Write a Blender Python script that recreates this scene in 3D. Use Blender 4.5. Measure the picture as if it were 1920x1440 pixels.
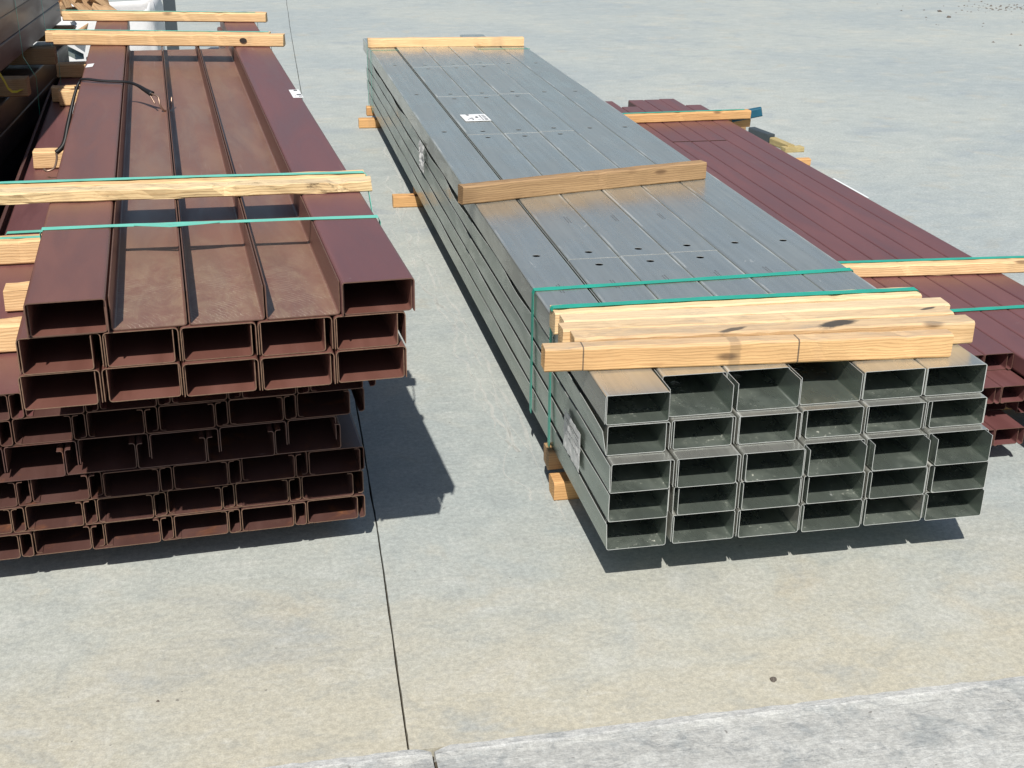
import bpy, bmesh, math, random
from mathutils import Vector, Matrix, noise
for o in list(bpy.data.objects): bpy.data.objects.remove(o)
S = bpy.context.scene
C = S.collection
R = random.Random(7)

# ------------------------------------------------------------------ camera, world, sun, exposure
cam = bpy.data.cameras.new('camera'); cam.sensor_width = 36; cam.lens = 2376.0 / 1920 * 36
cam.clip_start = 0.05; cam.clip_end = 400
co = bpy.data.objects.new('camera', cam); C.objects.link(co)
rt = Vector((0.9797, -0.2002, 0.0142)); up = Vector((0.0652, 0.3843, 0.9209)); fw = Vector((0.1898, 0.9013, -0.3895))
m = Matrix.Identity(4)
for i in range(3):
    m[i][0] = rt[i]; m[i][1] = up[i]; m[i][2] = -fw[i]
m.translation = Vector((-0.927, -3.062, 2.0097)); co.matrix_world = m
S.camera = co
SX, SY = 0.222, 0.732                       # ground shift of a shadow per metre of height
sun_el = math.atan2(1, math.hypot(SX, SY)); sun_az = math.atan2(-SX, -SY)
W = bpy.data.worlds.new('World'); S.world = W; W.use_nodes = True
wn = W.node_tree; bg = wn.nodes['Background']; sky = wn.nodes.new('ShaderNodeTexSky')
sky.sky_type = 'NISHITA'; sky.sun_disc = False; sky.sun_elevation = sun_el; sky.sun_rotation = sun_az
sky.air_density = 1.2; sky.dust_density = 1.0; sky.ozone_density = 1.0
wn.links.new(sky.outputs[0], bg.inputs[0]); bg.inputs[1].default_value = 0.085
sl = bpy.data.lights.new('sun', 'SUN'); sl.energy = 5.0; sl.angle = math.radians(0.53); sl.color = (1, 0.955, 0.89)
so = bpy.data.objects.new('sun', sl); C.objects.link(so)
so.rotation_euler = Vector((SX, SY, -1)).to_track_quat('-Z', 'Y').to_euler(); so.location = (0, 0, 10)
S.view_settings.view_transform = 'Standard'; S.view_settings.look = 'None'
S.view_settings.exposure = 0.0; S.view_settings.gamma = 1; S.view_settings.use_curve_mapping = False
S.render.engine = 'CYCLES'

# ------------------------------------------------------------------ materials
class MT:
    def __init__(s, name, **kw):
        s.m = bpy.data.materials.new(name); s.m.use_nodes = True; s.t = s.m.node_tree
        s.b = s.t.nodes['Principled BSDF']; s.tc = s.t.nodes.new('ShaderNodeTexCoord')
        s.oi = s.t.nodes.new('ShaderNodeObjectInfo')
        for k, v in kw.items(): s.b.inputs[k.replace('_', ' ')].default_value = v
    def L(s, a, b): s.t.links.new(a, b)
    def n(s, typ, **kw):
        n = s.t.nodes.new(typ)
        for k, v in kw.items(): setattr(n, k, v)
        return n
    def coord(s, scale=(1, 1, 1), world=False, rnd=True, rot=(0, 0, 0)):
        mp = s.n('ShaderNodeMapping'); mp.inputs['Scale'].default_value = scale; mp.inputs['Rotation'].default_value = rot
        if world:
            g = s.n('ShaderNodeNewGeometry'); s.L(g.outputs['Position'], mp.inputs[0])
        else:
            s.L(s.tc.outputs['Object'], mp.inputs[0])
            if rnd:
                mm = s.n('ShaderNodeMath', operation='MULTIPLY'); mm.inputs[1].default_value = 37.0
                s.L(s.oi.outputs['Random'], mm.inputs[0])
                cx = s.n('ShaderNodeCombineXYZ')
                for i in range(3): s.L(mm.outputs[0], cx.inputs[i])
                s.L(cx.outputs[0], mp.inputs['Location'])
        return mp.outputs[0]
    def noise(s, vec, scale, detail=4, rough=0.55, dist=0.0):
        n = s.n('ShaderNodeTexNoise'); n.inputs['Scale'].default_value = scale; n.inputs['Detail'].default_value = detail
        n.inputs['Roughness'].default_value = rough; n.inputs['Distortion'].default_value = dist
        s.L(vec, n.inputs['Vector']); return n.outputs['Fac']
    def ramp(s, v, a, b, lo=0.0, hi=1.0):
        n = s.n('ShaderNodeMapRange'); n.interpolation_type = 'SMOOTHSTEP'
        n.inputs[1].default_value = a; n.inputs[2].default_value = b
        n.inputs[3].default_value = lo; n.inputs[4].default_value = hi
        s.L(v, n.inputs[0]); return n.outputs[0]
    def mix(s, f, a, b, mode='MIX'):
        n = s.n('ShaderNodeMix', data_type='RGBA', blend_type=mode)
        if isinstance(f, (int, float)): n.inputs[0].default_value = f
        else: s.L(f, n.inputs[0])
        for v, i in ((a, 6), (b, 7)):
            if isinstance(v, tuple): n.inputs[i].default_value = (*v, 1)
            else: s.L(v, n.inputs[i])
        return n.outputs[2]
    def math(s, op, a, b=None):
        n = s.n('ShaderNodeMath', operation=op)
        for v, i in ((a, 0), (b, 1)):
            if v is None: continue
            if isinstance(v, (int, float)): n.inputs[i].default_value = v
            else: s.L(v, n.inputs[i])
        return n.outputs[0]
    def bump(s, h, st=0.2, d=0.01):
        n = s.n('ShaderNodeBump'); n.inputs['Strength'].default_value = st; n.inputs['Distance'].default_value = d
        s.L(h, n.inputs['Height']); s.L(n.outputs[0], s.b.inputs['Normal'])
    def col(s, c): s.L(c, s.b.inputs['Base Color'])

def sep(M, vec, ax):
    n = M.n('ShaderNodeSeparateXYZ'); M.L(vec, n.inputs[0]); return n.outputs[ax]

def concrete_mat(name, kerb=False):
    M = MT(name, Roughness=0.75); M.b.inputs['Specular IOR Level'].default_value = 0.3
    w = M.coord(world=True)
    big = M.noise(w, 0.42, 4, 0.55, 0.3); med = M.noise(M.coord((1, 1.5, 1), True, rot=(0, 0, .3)), 1.5, 6, 0.62, 0.5)
    mot = M.noise(M.coord((1, 1.35, 1), True, rot=(0, 0, -.2)), 6.5, 8, 0.68, 0.5)
    tr = M.noise(M.coord((1.6, 5.5, 1), True, rot=(0, 0, 0.45)), 7.5, 7, 0.68, 0.8)
    tr2 = M.noise(M.coord((4.5, 1.5, 1), True, rot=(0, 0, 0.2)), 8.0, 7, 0.7, 0.9)
    fine = M.noise(w, 60, 6, 0.75); spk = M.noise(w, 210, 3, 0.7)
    if not kerb:
        c = M.mix(M.ramp(big, 0.36, 0.64), (0.355, 0.392, 0.385), (0.410, 0.435, 0.405))
        y = sep(M, w, 1)
        sand = M.ramp(M.math('ADD', y, M.math('MULTIPLY', med, 2.2)), 0.35, 1.75, 1, 0)
        c = M.mix(M.math('MULTIPLY', sand, 0.72), c, (0.50, 0.445, 0.325))
        c = M.mix(M.ramp(med, 0.54, 0.72, 0, 0.5), c, (0.50, 0.485, 0.415))
        c = M.mix(M.ramp(med, 0.46, 0.30, 0, 0.55), c, (0.295, 0.335, 0.355))
        warm = M.ramp(M.noise(M.coord((1, 1, 1), True), 2.6, 5, 0.6, .4), 0.56, 0.72); c = M.mix(M.math('MULTIPLY', warm, .22), c, (0.50, 0.40, 0.25))
        a, b = 0.22, 0.25
    else:
        c = M.mix(M.ramp(big, 0.3, 0.7), (0.40, 0.40, 0.375), (0.46, 0.46, 0.43))
        pit = M.ramp(M.noise(M.coord((1, 1.8, 1), True, rot=(0, 0, .5)), 11, 9, 0.8, 1.0), 0.50, 0.64)
        c = M.mix(M.math('MULTIPLY', pit, 0.75), c, (0.24, 0.25, 0.25))
        lt = M.ramp(M.noise(M.coord((1, 1.4, 1), True), 5, 9, 0.8, .8), 0.50, 0.64); c = M.mix(M.math('MULTIPLY', lt, 0.5), c, (0.60, 0.60, 0.57))
        y = sep(M, w, 1); rim = M.ramp(M.math('ADD', y, M.math('MULTIPLY', M.noise(w, 14, 6, .75), .07)), -0.612, -0.592, 0, .5); c = M.mix(rim, c, (0.72, 0.72, 0.69))
        cr_ = M.ramp(M.noise(M.coord((1, 9, 1), True, rot=(0, 0, .15)), 6, 8, .8, 1.2), .66, .72); c = M.mix(M.math('MULTIPLY', cr_, .6), c, (0.15, .15, .15))
        a, b = 0.5, 0.5
    c = M.mix(M.ramp(mot, 0.50, 0.66, 0, a), c, (0.56, 0.565, 0.53)); c = M.mix(M.ramp(mot, 0.50, 0.34, 0, b), c, (0.25, 0.275, 0.28))
    c = M.mix(M.ramp(tr, 0.56, 0.70, 0, a), c, (0.60, 0.61, 0.58)); c = M.mix(M.ramp(tr, 0.44, 0.30, 0, b), c, (0.24, 0.26, 0.265))
    c = M.mix(M.ramp(tr2, 0.58, 0.72, 0, a * .8), c, (0.58, 0.59, 0.56)); c = M.mix(M.ramp(tr2, 0.42, 0.28, 0, b * .7), c, (0.24, 0.26, 0.265))
    c = M.mix(1.0, c, M.mix(M.ramp(fine, .3, .7), (0.84, 0.84, 0.84), (1.16, 1.16, 1.15)), 'MULTIPLY')
    c = M.mix(1.0, c, M.mix(M.ramp(spk, .3, .7), (0.90, 0.90, 0.90), (1.10, 1.10, 1.10)), 'MULTIPLY')
    dots = M.ramp(M.noise(w, 33, 2, 0.5), 0.745, 0.775); c = M.mix(M.math('MULTIPLY', dots, 0.6), c, (0.12, 0.11, 0.10))
    M.col(c)
    h = M.math('ADD', M.math('MULTIPLY', tr, 0.8), M.math('ADD', M.math('MULTIPLY', fine, 0.5), M.math('MULTIPLY', spk, 0.15)))
    M.bump(h, 0.7 if kerb else 0.32, 0.008 if kerb else 0.004)
    return M.m

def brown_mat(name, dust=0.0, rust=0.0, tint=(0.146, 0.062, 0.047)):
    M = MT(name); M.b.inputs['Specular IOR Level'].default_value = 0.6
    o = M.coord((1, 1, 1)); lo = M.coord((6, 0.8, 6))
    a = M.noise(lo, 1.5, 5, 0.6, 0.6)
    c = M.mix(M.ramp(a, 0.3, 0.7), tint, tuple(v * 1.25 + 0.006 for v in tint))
    g = M.n('ShaderNodeNewGeometry'); nz = sep(M, g.outputs['Normal'], 2)
    upf = M.ramp(nz, 0.6, 0.95)
    d1 = M.ramp(M.noise(M.coord((5, 1.2, 5)), 1.6, 7, 0.65, 0.9), 0.62 - 0.25 * min(dust, 1), 0.80 - 0.1 * dust)
    c = M.mix(M.math('MULTIPLY', M.math('MULTIPLY', d1, upf), 0.10 + 0.10 * dust), c, (0.36, 0.27, 0.18))
    if dust > .5:
        c = M.mix(M.math('MULTIPLY', upf, 0.14), c, (0.34, 0.25, 0.16))
        yy = sep(M, M.tc.outputs['Object'], 1); dn = M.noise(M.coord((2.2, 1, 1)), 6, 9, 0.78, .5)
        dm = M.math('MULTIPLY', M.ramp(M.math('SUBTRACT', yy, M.math('MULTIPLY', dn, 1.0)), -.45, .35, 1, 0), M.ramp(dn, .42, .62))
        c = M.mix(M.math('MULTIPLY', M.math('MULTIPLY', dm, upf), 0.34), c, (0.36, 0.27, 0.17))
        arc = M.ramp(M.noise(M.coord((14, 3, 5), rot=(0, 0, .7)), 4, 6, .7, 2.5), .56, .66); c = M.mix(M.math('MULTIPLY', M.math('MULTIPLY', arc, dm), .3), c, (0.45, 0.36, 0.26))
        wv = M.n('ShaderNodeTexWave', wave_type='RINGS', rings_direction='Z'); wv.inputs['Scale'].default_value = 26; wv.inputs['Distortion'].default_value = 5; wv.inputs['Detail'].default_value = 4; wv.inputs['Detail Scale'].default_value = 1.2
        mp = M.n('ShaderNodeMapping'); mp.inputs['Location'].default_value = (.25, .12, 0); M.L(M.tc.outputs['Object'], mp.inputs[0]); M.L(mp.outputs[0], wv.inputs['Vector'])
        am = M.math('MULTIPLY', M.ramp(wv.outputs['Fac'], .93, .99), M.ramp(M.noise(M.coord((5, 5, 5)), 2, 5, .7), .48, .60)); am = M.math('MULTIPLY', am, M.ramp(yy, .75, .25))
        c = M.mix(M.math('MULTIPLY', M.math('MULTIPLY', am, upf), .6), c, (0.48, 0.38, 0.29))
        sd_ = M.ramp(M.noise(M.coord((1, 1, 1)), 240, 2, .6), .55, .66); c = M.mix(M.math('MULTIPLY', M.math('MULTIPLY', sd_, M.math('SUBTRACT', 1, upf)), .35), c, (0.33, 0.25, 0.16))
    if rust:
        r1 = M.ramp(M.noise(o, 9, 6, 0.7, 0.5), 0.62 - 0.12 * rust, 0.80)
        c = M.mix(M.math('MULTIPLY', r1, 0.75 * rust), c, (0.33, 0.13, 0.045))
    # small pale scuffs running across and chalky specks
    fl = M.ramp(M.noise(M.coord((22, 90, 22)), 1.0, 3, 0.5, 1.2), 0.745, 0.80)
    msk = M.ramp(M.noise(M.coord((9, 1.0, 9)), 1.3, 3, 0.5), 0.47, 0.62)
    c = M.mix(M.math('MULTIPLY', M.math('MULTIPLY', fl, msk), 0.65), c, (0.55, 0.46, 0.42))
    ln = M.ramp(M.noise(M.coord((60, 1.4, 60)), 1.0, 4, 0.55, 0.5), 0.70, 0.76)
    c = M.mix(M.math('MULTIPLY', ln, 0.18), c, (0.5, 0.42, 0.38))
    M.col(c)
    M.L(M.ramp(a, 0.3, 0.7, 0.36, 0.5), M.b.inputs['Roughness'])
    M.bump(M.noise(M.coord((3, 0.6, 3)), 6, 4, 0.55), 0.10, 0.004)
    return M.m

def zinc_mat(name, dust=0.0, tint=(1, 1, 1), dcol=(0.58, 0.57, 0.50)):
    M = MT(name, Metallic=0.74)
    a = M.noise(M.coord((30, 0.7, 30)), 1.5, 5, 0.6, 0.3); b = M.noise(M.coord((4, 1.2, 4)), 1.8, 5, 0.6, 0.8)
    c = M.mix(M.ramp(a, 0.3, 0.7), (0.50, 0.505, 0.455), (0.57, 0.575, 0.52))
    c = M.mix(M.ramp(b, 0.55, 0.75, 0, 0.45), c, (0.60, 0.605, 0.55))
    sp = M.ramp(M.noise(M.coord((1, 1, 1)), 85 if dust else 120, 4, 0.7, 0.2), 0.60, 0.67)
    reg = M.ramp(M.noise(M.coord((3, 2, 3)), 2.6, 4, 0.6, 0.6), 0.42, 0.66)
    g = M.n('ShaderNodeNewGeometry'); nz = sep(M, g.outputs['Normal'], 2); upf = M.ramp(nz, 0.6, 0.95)
    dd = M.math('MULTIPLY', M.math('MULTIPLY', sp, reg), M.math('MULTIPLY', upf, 1.3 * dust))
    film = M.math('MULTIPLY', M.math('MULTIPLY', reg, upf), 0.03 + 0.4 * dust)
    sc = M.ramp(M.noise(M.coord((70, 1.0, 70), rot=(0, 0, 0.02)), 1.0, 4, 0.5, 0.6), 0.71, 0.76)
    c = M.mix(1.0, c, tint, 'MULTIPLY')
    tot = M.math('MINIMUM', M.math('ADD', M.math('ADD', dd, film), M.math('MULTIPLY', sc, 0.28)), 0.9)
    c = M.mix(tot, c, dcol)
    ox = sep(M, M.tc.outputs['Object'], 0); eg = M.math('ADD', M.ramp(ox, .014, .005), M.ramp(ox, .181, .190)); en = M.ramp(M.noise(M.coord((12, 2, 12)), 1.2, 4, .6, .2), .46, .66)
    ed = M.math('MULTIPLY', M.math('MULTIPLY', eg, en), M.math('MULTIPLY', upf, .38)); c = M.mix(ed, c, (0.80, 0.81, 0.78)); tot = M.math('MINIMUM', M.math('ADD', tot, ed), .95)
    sm = M.ramp(M.noise(M.coord((5, 2, 5)), 2.6, 5, .6, .8), .70, .78); c = M.mix(M.math('MULTIPLY', sm, .5), c, (0.75, 0.76, 0.74)); tot = M.math('MINIMUM', M.math('ADD', tot, M.math('MULTIPLY', sm, .4)), .95)
    if dust: c = M.mix(M.math('MULTIPLY', M.math('MULTIPLY', sp, reg), .6), c, (0.8, 0.8, 0.70))
    M.col(c)
    M.L(M.math('MULTIPLY', M.math('SUBTRACT', 1.0, tot), 0.74), M.b.inputs['Metallic'])
    M.L(M.math('ADD', M.ramp(b, 0.3, 0.7, 0.21, 0.32), M.math('MULTIPLY', tot, 0.35)), M.b.inputs['Roughness'])
    M.bump(M.noise(M.coord((6, 0.9, 6)), 0.9, 2, 0.4), 0.05, 0.004)
    return M.m

def wood_mat(name, light, dark, grey=0.0, bark=0.0, streaks=1.0, stains=()):
    light = tuple(min(.86, v * 1.2 + .02) for v in light); dark = tuple(v * 1.1 + .02 for v in dark)
    M = MT(name, Roughness=0.72); M.b.inputs['Specular IOR Level'].default_value = 0.3
    v = M.coord((1.1, 11, 11)); n1 = M.noise(v, 1.3, 3, 0.5, 0.7)
    wv = M.n('ShaderNodeTexWave', wave_type='BANDS', bands_direction='Z'); wv.inputs['Scale'].default_value = 34
    wv.inputs['Distortion'].default_value = 9; wv.inputs['Detail'].default_value = 3; wv.inputs['Detail Scale'].default_value = 0.9
    M.L(M.coord((0.22, 1.0, 1.0), rot=(0.35, 0, 0)), wv.inputs['Vector'])
    rings = M.math('POWER', wv.outputs['Fac'], 2.6)
    c = M.mix(M.ramp(n1, 0.25, 0.75), light, tuple(a * 0.6 + b * 0.4 for a, b in zip(light, dark)))
    c = M.mix(M.math('MULTIPLY', rings, 0.46 * streaks), c, dark)
    fib = M.noise(M.coord((3, 90, 90)), 2.0, 4, 0.6, 0.3)
    c = M.mix(1.0, c, M.mix(fib, (0.78, 0.76, 0.72), (1.18, 1.18, 1.18)), 'MULTIPLY')
    # band stains left by saws and stickers
    bs = M.ramp(M.noise(M.coord((7, 0.6, 0.6)), 1.0, 2, 0.5), 0.60, 0.72)
    c = M.mix(M.math('MULTIPLY', bs, 0.28), c, (0.30, 0.22, 0.14))
    kn = M.n('ShaderNodeTexVoronoi', feature='F1'); kn.inputs['Scale'].default_value = 1.0
    M.L(M.coord((3.2, 9, 9)), kn.inputs['Vector'])
    kk = M.ramp(kn.outputs['Distance'], 0.16, 0.07); c = M.mix(M.math('MULTIPLY', kk, 0.8), c, (0.13, 0.075, 0.04))
    if grey:
        g = M.n('ShaderNodeNewGeometry'); upf = M.ramp(sep(M, g.outputs['Normal'], 2), 0.5, 0.9)
        gn = M.ramp(M.noise(M.coord((2.2, 9, 9)), 1.6, 8, 0.78, 0.8), 0.60 - 0.14 * grey, 0.74)
        g2 = M.ramp(M.noise(M.coord((7, 70, 70)), 1.3, 6, 0.75, .5), 0.50, 0.64); c = M.mix(M.math('MULTIPLY', M.math('MULTIPLY', g2, upf), 0.35 * min(1, grey)), c, (0.30, 0.23, 0.15))
        c = M.mix(M.math('MULTIPLY', M.math('MULTIPLY', gn, upf), 0.75), c, (0.23, 0.20, 0.165))
        c = M.mix(M.math('MULTIPLY', upf, 0.30), c, (0.60, 0.50, 0.37))
    if bark:
        bn = M.ramp(M.noise(M.coord((2.2, 16, 16)), 1.8, 9, 0.8, 1.6), 0.53, 0.64)
        c = M.mix(M.math('MULTIPLY', bn, bark), c, (0.15, 0.105, 0.055))
    # weathered patches where the boards got wet
    wt = M.ramp(M.noise(M.coord((1.7, 5, 5)), 1.4, 5, 0.65, 1.1), 0.62, 0.76)
    c = M.mix(M.math('MULTIPLY', wt, 0.4), c, tuple(v * 0.55 for v in dark))
    for (sx, sy, rx, ry, st) in stains:
        mp = M.n('ShaderNodeMapping', vector_type='TEXTURE'); mp.inputs['Location'].default_value = (sx, sy, 0); mp.inputs['Scale'].default_value = (rx, ry, 1); mp.inputs['Rotation'].default_value = (0, 0, .35 if ry < 1 else 0)
        M.L(M.tc.outputs['Object'], mp.inputs[0]); vx, vy = sep(M, mp.outputs[0], 0), sep(M, mp.outputs[0], 1)
        dd = M.math('SQRT', M.math('ADD', M.math('MULTIPLY', vx, vx), M.math('MULTIPLY', vy, vy)))
        nn = M.noise(M.coord((1, 3, 3)), 30, 5, .7); k = M.ramp(M.math('ADD', dd, M.math('MULTIPLY', nn, .9)), 1.5, 1.05)
        c = M.mix(M.math('MULTIPLY', k, st), c, (0.045, 0.045, 0.045))
    M.col(c); M.bump(M.math('ADD', fib, M.math('MULTIPLY', rings, 0.4)), 0.35, 0.003)
    return M.m

def plain(name, col, rough=0.6, metal=0.0, var=0.15, sc=20, spec=0.4, bump=0.05):
    M = MT(name, Roughness=rough, Metallic=metal); M.b.inputs['Specular IOR Level'].default_value = spec
    n = M.noise(M.coord((1, 1, 1)), sc, 4, 0.6)
    M.col(M.mix(n, tuple(v * (1 - var) for v in col), tuple(min(1, v * (1 + var)) for v in col)))
    if bump: M.bump(n, bump, 0.01)
    return M.m

CON = concrete_mat('trowelled_concrete'); KERB = concrete_mat('rough_kerb_concrete', True)
JNT = plain('joint_dirt', (0.09, 0.075, 0.055), 0.95, var=0.6, sc=90, bump=0.6)
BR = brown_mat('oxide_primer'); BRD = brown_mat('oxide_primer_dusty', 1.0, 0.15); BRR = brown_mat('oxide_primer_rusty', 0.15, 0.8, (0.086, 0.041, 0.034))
BRY = brown_mat('oxide_primer_painted_shade', 0.0, 0.0, (0.022, 0.016, 0.016))  # primer darkened almost to black: shade on the lower pile put into colour
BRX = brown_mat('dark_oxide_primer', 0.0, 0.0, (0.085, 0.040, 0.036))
BRP = brown_mat('oxide_primer_plum', 0.1, 0.0, (0.135, 0.054, 0.052))
BE = plain('rusty_cut_edge', (0.19, 0.115, 0.075), 0.7, var=0.6, sc=120); BE2 = plain('brown_cut_edge', (0.13, 0.07, 0.05), 0.6, var=0.4, sc=90)
ZN = zinc_mat('galvanised_steel'); ZND = zinc_mat('galvanised_steel_dusty', 0.40, (0.48, 0.56, 0.54), (0.38, 0.40, 0.34))
ZE = plain('bright_cut_edge', (0.58, 0.60, 0.58), 0.45, 0.3, 0.2, 150)
WP = wood_mat('fresh_pine', (0.68, 0.47, 0.25), (0.44, 0.235, 0.09)); WO = wood_mat('orange_pine', (0.58, 0.34, 0.14), (0.36, 0.17, 0.055))
WB = wood_mat('brown_pine', (0.34, 0.215, 0.105), (0.16, 0.085, 0.035)); WT = wood_mat('stained_pine', (0.66, 0.47, 0.25), (0.45, 0.25, 0.10), grey=1.0, streaks=0.8)
WK = wood_mat('bark_edged_pine', (0.70, 0.55, 0.30), (0.36, 0.20, 0.08), grey=0.9, bark=0.9)
GR = plain('green_strap_plastic', (0.025, 0.36, 0.26), 0.38, var=0.22, sc=14, spec=0.5); GRL = plain('pale_green_strap_plastic', (0.16, 0.55, 0.43), 0.4, var=0.2, sc=14)
BK = plain('black_rubber', (0.012, 0.012, 0.013), 0.5, var=0.3); HK = plain('hook_steel', (0.35, 0.24, 0.18), 0.4, 0.7)
PA = plain('white_paper', (0.80, 0.81, 0.80), 0.6, var=0.03); INK = plain('printed_ink', (0.06, 0.06, 0.065), 0.6)
STMP = plain('faded_ink', (0.12, 0.125, 0.13), 0.5)
PL = plain('cloudy_plastic_sleeve', (0.60, 0.61, 0.60), 0.3, var=0.18, sc=60, spec=0.7, bump=0.4)
BAG = plain('white_woven_bag', (0.66, 0.66, 0.655), 0.6, var=0.06, sc=7, bump=0.7); LOG = wood_mat('split_firewood', (0.42, 0.27, 0.14), (0.17, 0.09, 0.045), bark=0.6)
BLUE = plain('blue_paint', (0.012, 0.10, 0.16), 0.6, var=0.3, sc=30); DK = plain('dark_grey_steel', (0.07, 0.085, 0.095), 0.5, 0.3); STN = plain('stone', (0.13, 0.11, 0.09), 0.9, var=0.5, sc=60, bump=0.6)
YEL = plain('yellow_strap_web', (0.62, 0.50, 0.04), 0.6, var=0.2)
CLEAT = wood_mat('weathered_stick', (0.42, 0.34, 0.16), (0.22, 0.16, 0.06))

def chalk_mat():
    M = MT('chalky_scratch', Roughness=0.85); w = M.coord(world=True)
    M.col(M.mix(M.noise(w, 40), (0.66, 0.66, 0.62), (0.80, 0.80, 0.76)))
    M.L(M.math('MULTIPLY', M.ramp(M.noise(M.coord((1, 0.12, 1), True), 22, 4, 0.6), 0.34, 0.62), 0.42), M.b.inputs['Alpha'])
    return M.m
CH = chalk_mat()

# ------------------------------------------------------------------ helpers
def link(name, me, mats=(), parent=None, loc=(0, 0, 0), rz=0.0):
    o = bpy.data.objects.new(name, me); C.objects.link(o); o.location = loc; o.rotation_euler = (0, 0, rz)
    if me is not None:
        for mm in mats: me.materials.append(mm)
    if parent: o.parent = parent
    return o
def tag(o, label=None, cat=None, group=None, kind=None):
    for k, v in (('label', label), ('category', cat), ('group', group), ('kind', kind)):
        if v: o[k] = v
    return o
def mesh(name, vs, fs, mi=None, smooth=False):
    me = bpy.data.meshes.new(name); me.from_pydata([tuple(v) for v in vs], [], fs)
    if mi: me.polygons.foreach_set('material_index', mi)
    if smooth: me.polygons.foreach_set('use_smooth', [True] * len(fs))
    me.update(); return me
def fix(me):
    bm = bmesh.new(); bm.from_mesh(me); bmesh.ops.recalc_face_normals(bm, faces=bm.faces); bm.to_mesh(me); bm.free(); return me

def profile_path(Wd, H, lip, r, t):
    a = t / 2
    cs = ([(lip, H - a)] if lip else []) + [(a, H - a) if lip else (a, H), (a, a), (Wd - a, a), (Wd - a, H - a) if lip else (Wd - a, H)] + ([(Wd - lip, H - a)] if lip else [])
    pts = []
    for i, c in enumerate(cs):
        if i in (0, len(cs) - 1): pts.append(Vector(c)); continue
        p, q, n = Vector(cs[i - 1]), Vector(c), Vector(cs[i + 1])
        u = (p - q).normalized(); v = (n - q).normalized(); cen = q + (u + v) * r
        for k in range(4):
            ang = k / 3 * math.pi / 2
            pts.append(cen - v * r * math.cos(ang) - u * r * math.sin(ang) if True else q)
    return pts
def channel_mesh(Wd, H, L, lip=0.0, t=0.0022, r=0.006, cap=False, segs=6, wavy=0.0, seed=0, holes=(), thin_web=False):
    """folded steel channel: open side up (tray) or down (cap), length along +Y"""
    P = profile_path(Wd, H, lip, r, t); n = len(P); nor = []
    for i in range(n):
        d = (P[min(i + 1, n - 1)] - P[max(i - 1, 0)]).normalized(); nor.append(Vector((d.y, -d.x)))
    ring = [P[i] + nor[i] * t / 2 for i in range(n)] + [P[i] - nor[i] * t / 2 for i in reversed(range(n))]
    ys = [L * k / segs for k in range(segs + 1)]
    for h in holes: ys += [h - 0.03, h + 0.03]
    ys = sorted(y for y in ys if 0 <= y <= L and not any(abs(y - h) < 0.029 for h in holes))
    vs = []; fs = []; mi = []; N = len(ring)
    ph = seed * 1.7
    for y in ys:
        for p in ring:
            x, z = p.x, p.y
            if wavy and x < Wd * 0.3:
                k = min(1, (z / H)) ** 2; w = math.sin(y * 5.1 + ph) * 0.55 + math.sin(y * 8.7 + ph * 2.1) * 0.35 + math.sin(y * 2.3 + ph)*.5
                x -= wavy * k * (0.6 + w * 0.6); z -= wavy * 0.35 * k * (1 + w)
            if cap: z = H - z
            vs.append((x, y, z))
    hs = sorted(h for h in holes if 0.03 < h < L - 0.03)
    webq = [i for i in range(n - 1) if (P[i + 1] - P[i]).length > 0.5 * Wd]
    wq = set()
    for i in webq: wq.add(i); wq.add(N - 2 - i)
    for s in range(len(ys) - 1):
        isH = any(abs((ys[s] + ys[s + 1]) / 2 - h) < 1e-3 for h in hs) and abs(ys[s + 1] - ys[s] - 0.06) < 1e-3
        hit = isH
        for i in range(N):
            j = (i + 1) % N; a, b, c, d = s * N + i, s * N + j, (s + 1) * N + j, (s + 1) * N + i
            if hit and i in wq: continue
            fs.append((a, b, c, d)); mi.append(1 if i in (n - 1, N - 1) else 0)
        if hit:
            yc = (ys[s] + ys[s + 1]) / 2; xc = Wd / 2; loops = []
            for i in sorted(wq):
                a = s * N + i; z = vs[a][2]; x0 = vs[a][0]; x1 = vs[s * N + (i + 1) % N][0]
                if x0 > x1: x0, x1 = x1, x0
                base = len(vs)
                for k in range(16):
                    an = k / 16 * 2 * math.pi; cx, sy = math.cos(an), math.sin(an); mmx = max(abs(cx), abs(sy))
                    vs.append((xc + cx / mmx * (x1 - x0) / 2, yc + sy / mmx * 0.03, z))
                for k in range(16):
                    an = k / 16 * 2 * math.pi; vs.append((xc + 0.0150 * math.cos(an), yc + 0.0145 * math.sin(an), z))
                for k in range(16):
                    k2 = (k + 1) % 16; fs.append((base + k, base + k2, base + 16 + k2, base + 16 + k)); mi.append(0)
                loops.append(base + 16)
            for k in range(16):
                k2 = (k + 1) % 16; fs.append((loops[0] + k, loops[0] + k2, loops[1] + k2, loops[1] + k)); mi.append(1)
    E = len(ys) - 1
    for i in range(n - 1):
        j, k = N - 1 - i, N - 2 - i
        fs.append((i, i + 1, k, j)); mi.append(1); fs.append((E * N + j, E * N + k, E * N + i + 1, E * N + i)); mi.append(1)
    return fix(mesh('channel', vs, fs, mi))

_cache = {}
def channel(mats, loc, rz, label, group, name='steel_channel', cat='steel channel', **kw):
    key = (tuple(sorted(kw.items())), tuple(mm.name for mm in mats))
    if key not in _cache:
        me = channel_mesh(**kw)
        for mm in mats: me.materials.append(mm)
        _cache[key] = me
    o = link(name, _cache[key], (), None, loc, rz)
    return tag(o, label, cat, group)

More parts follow.
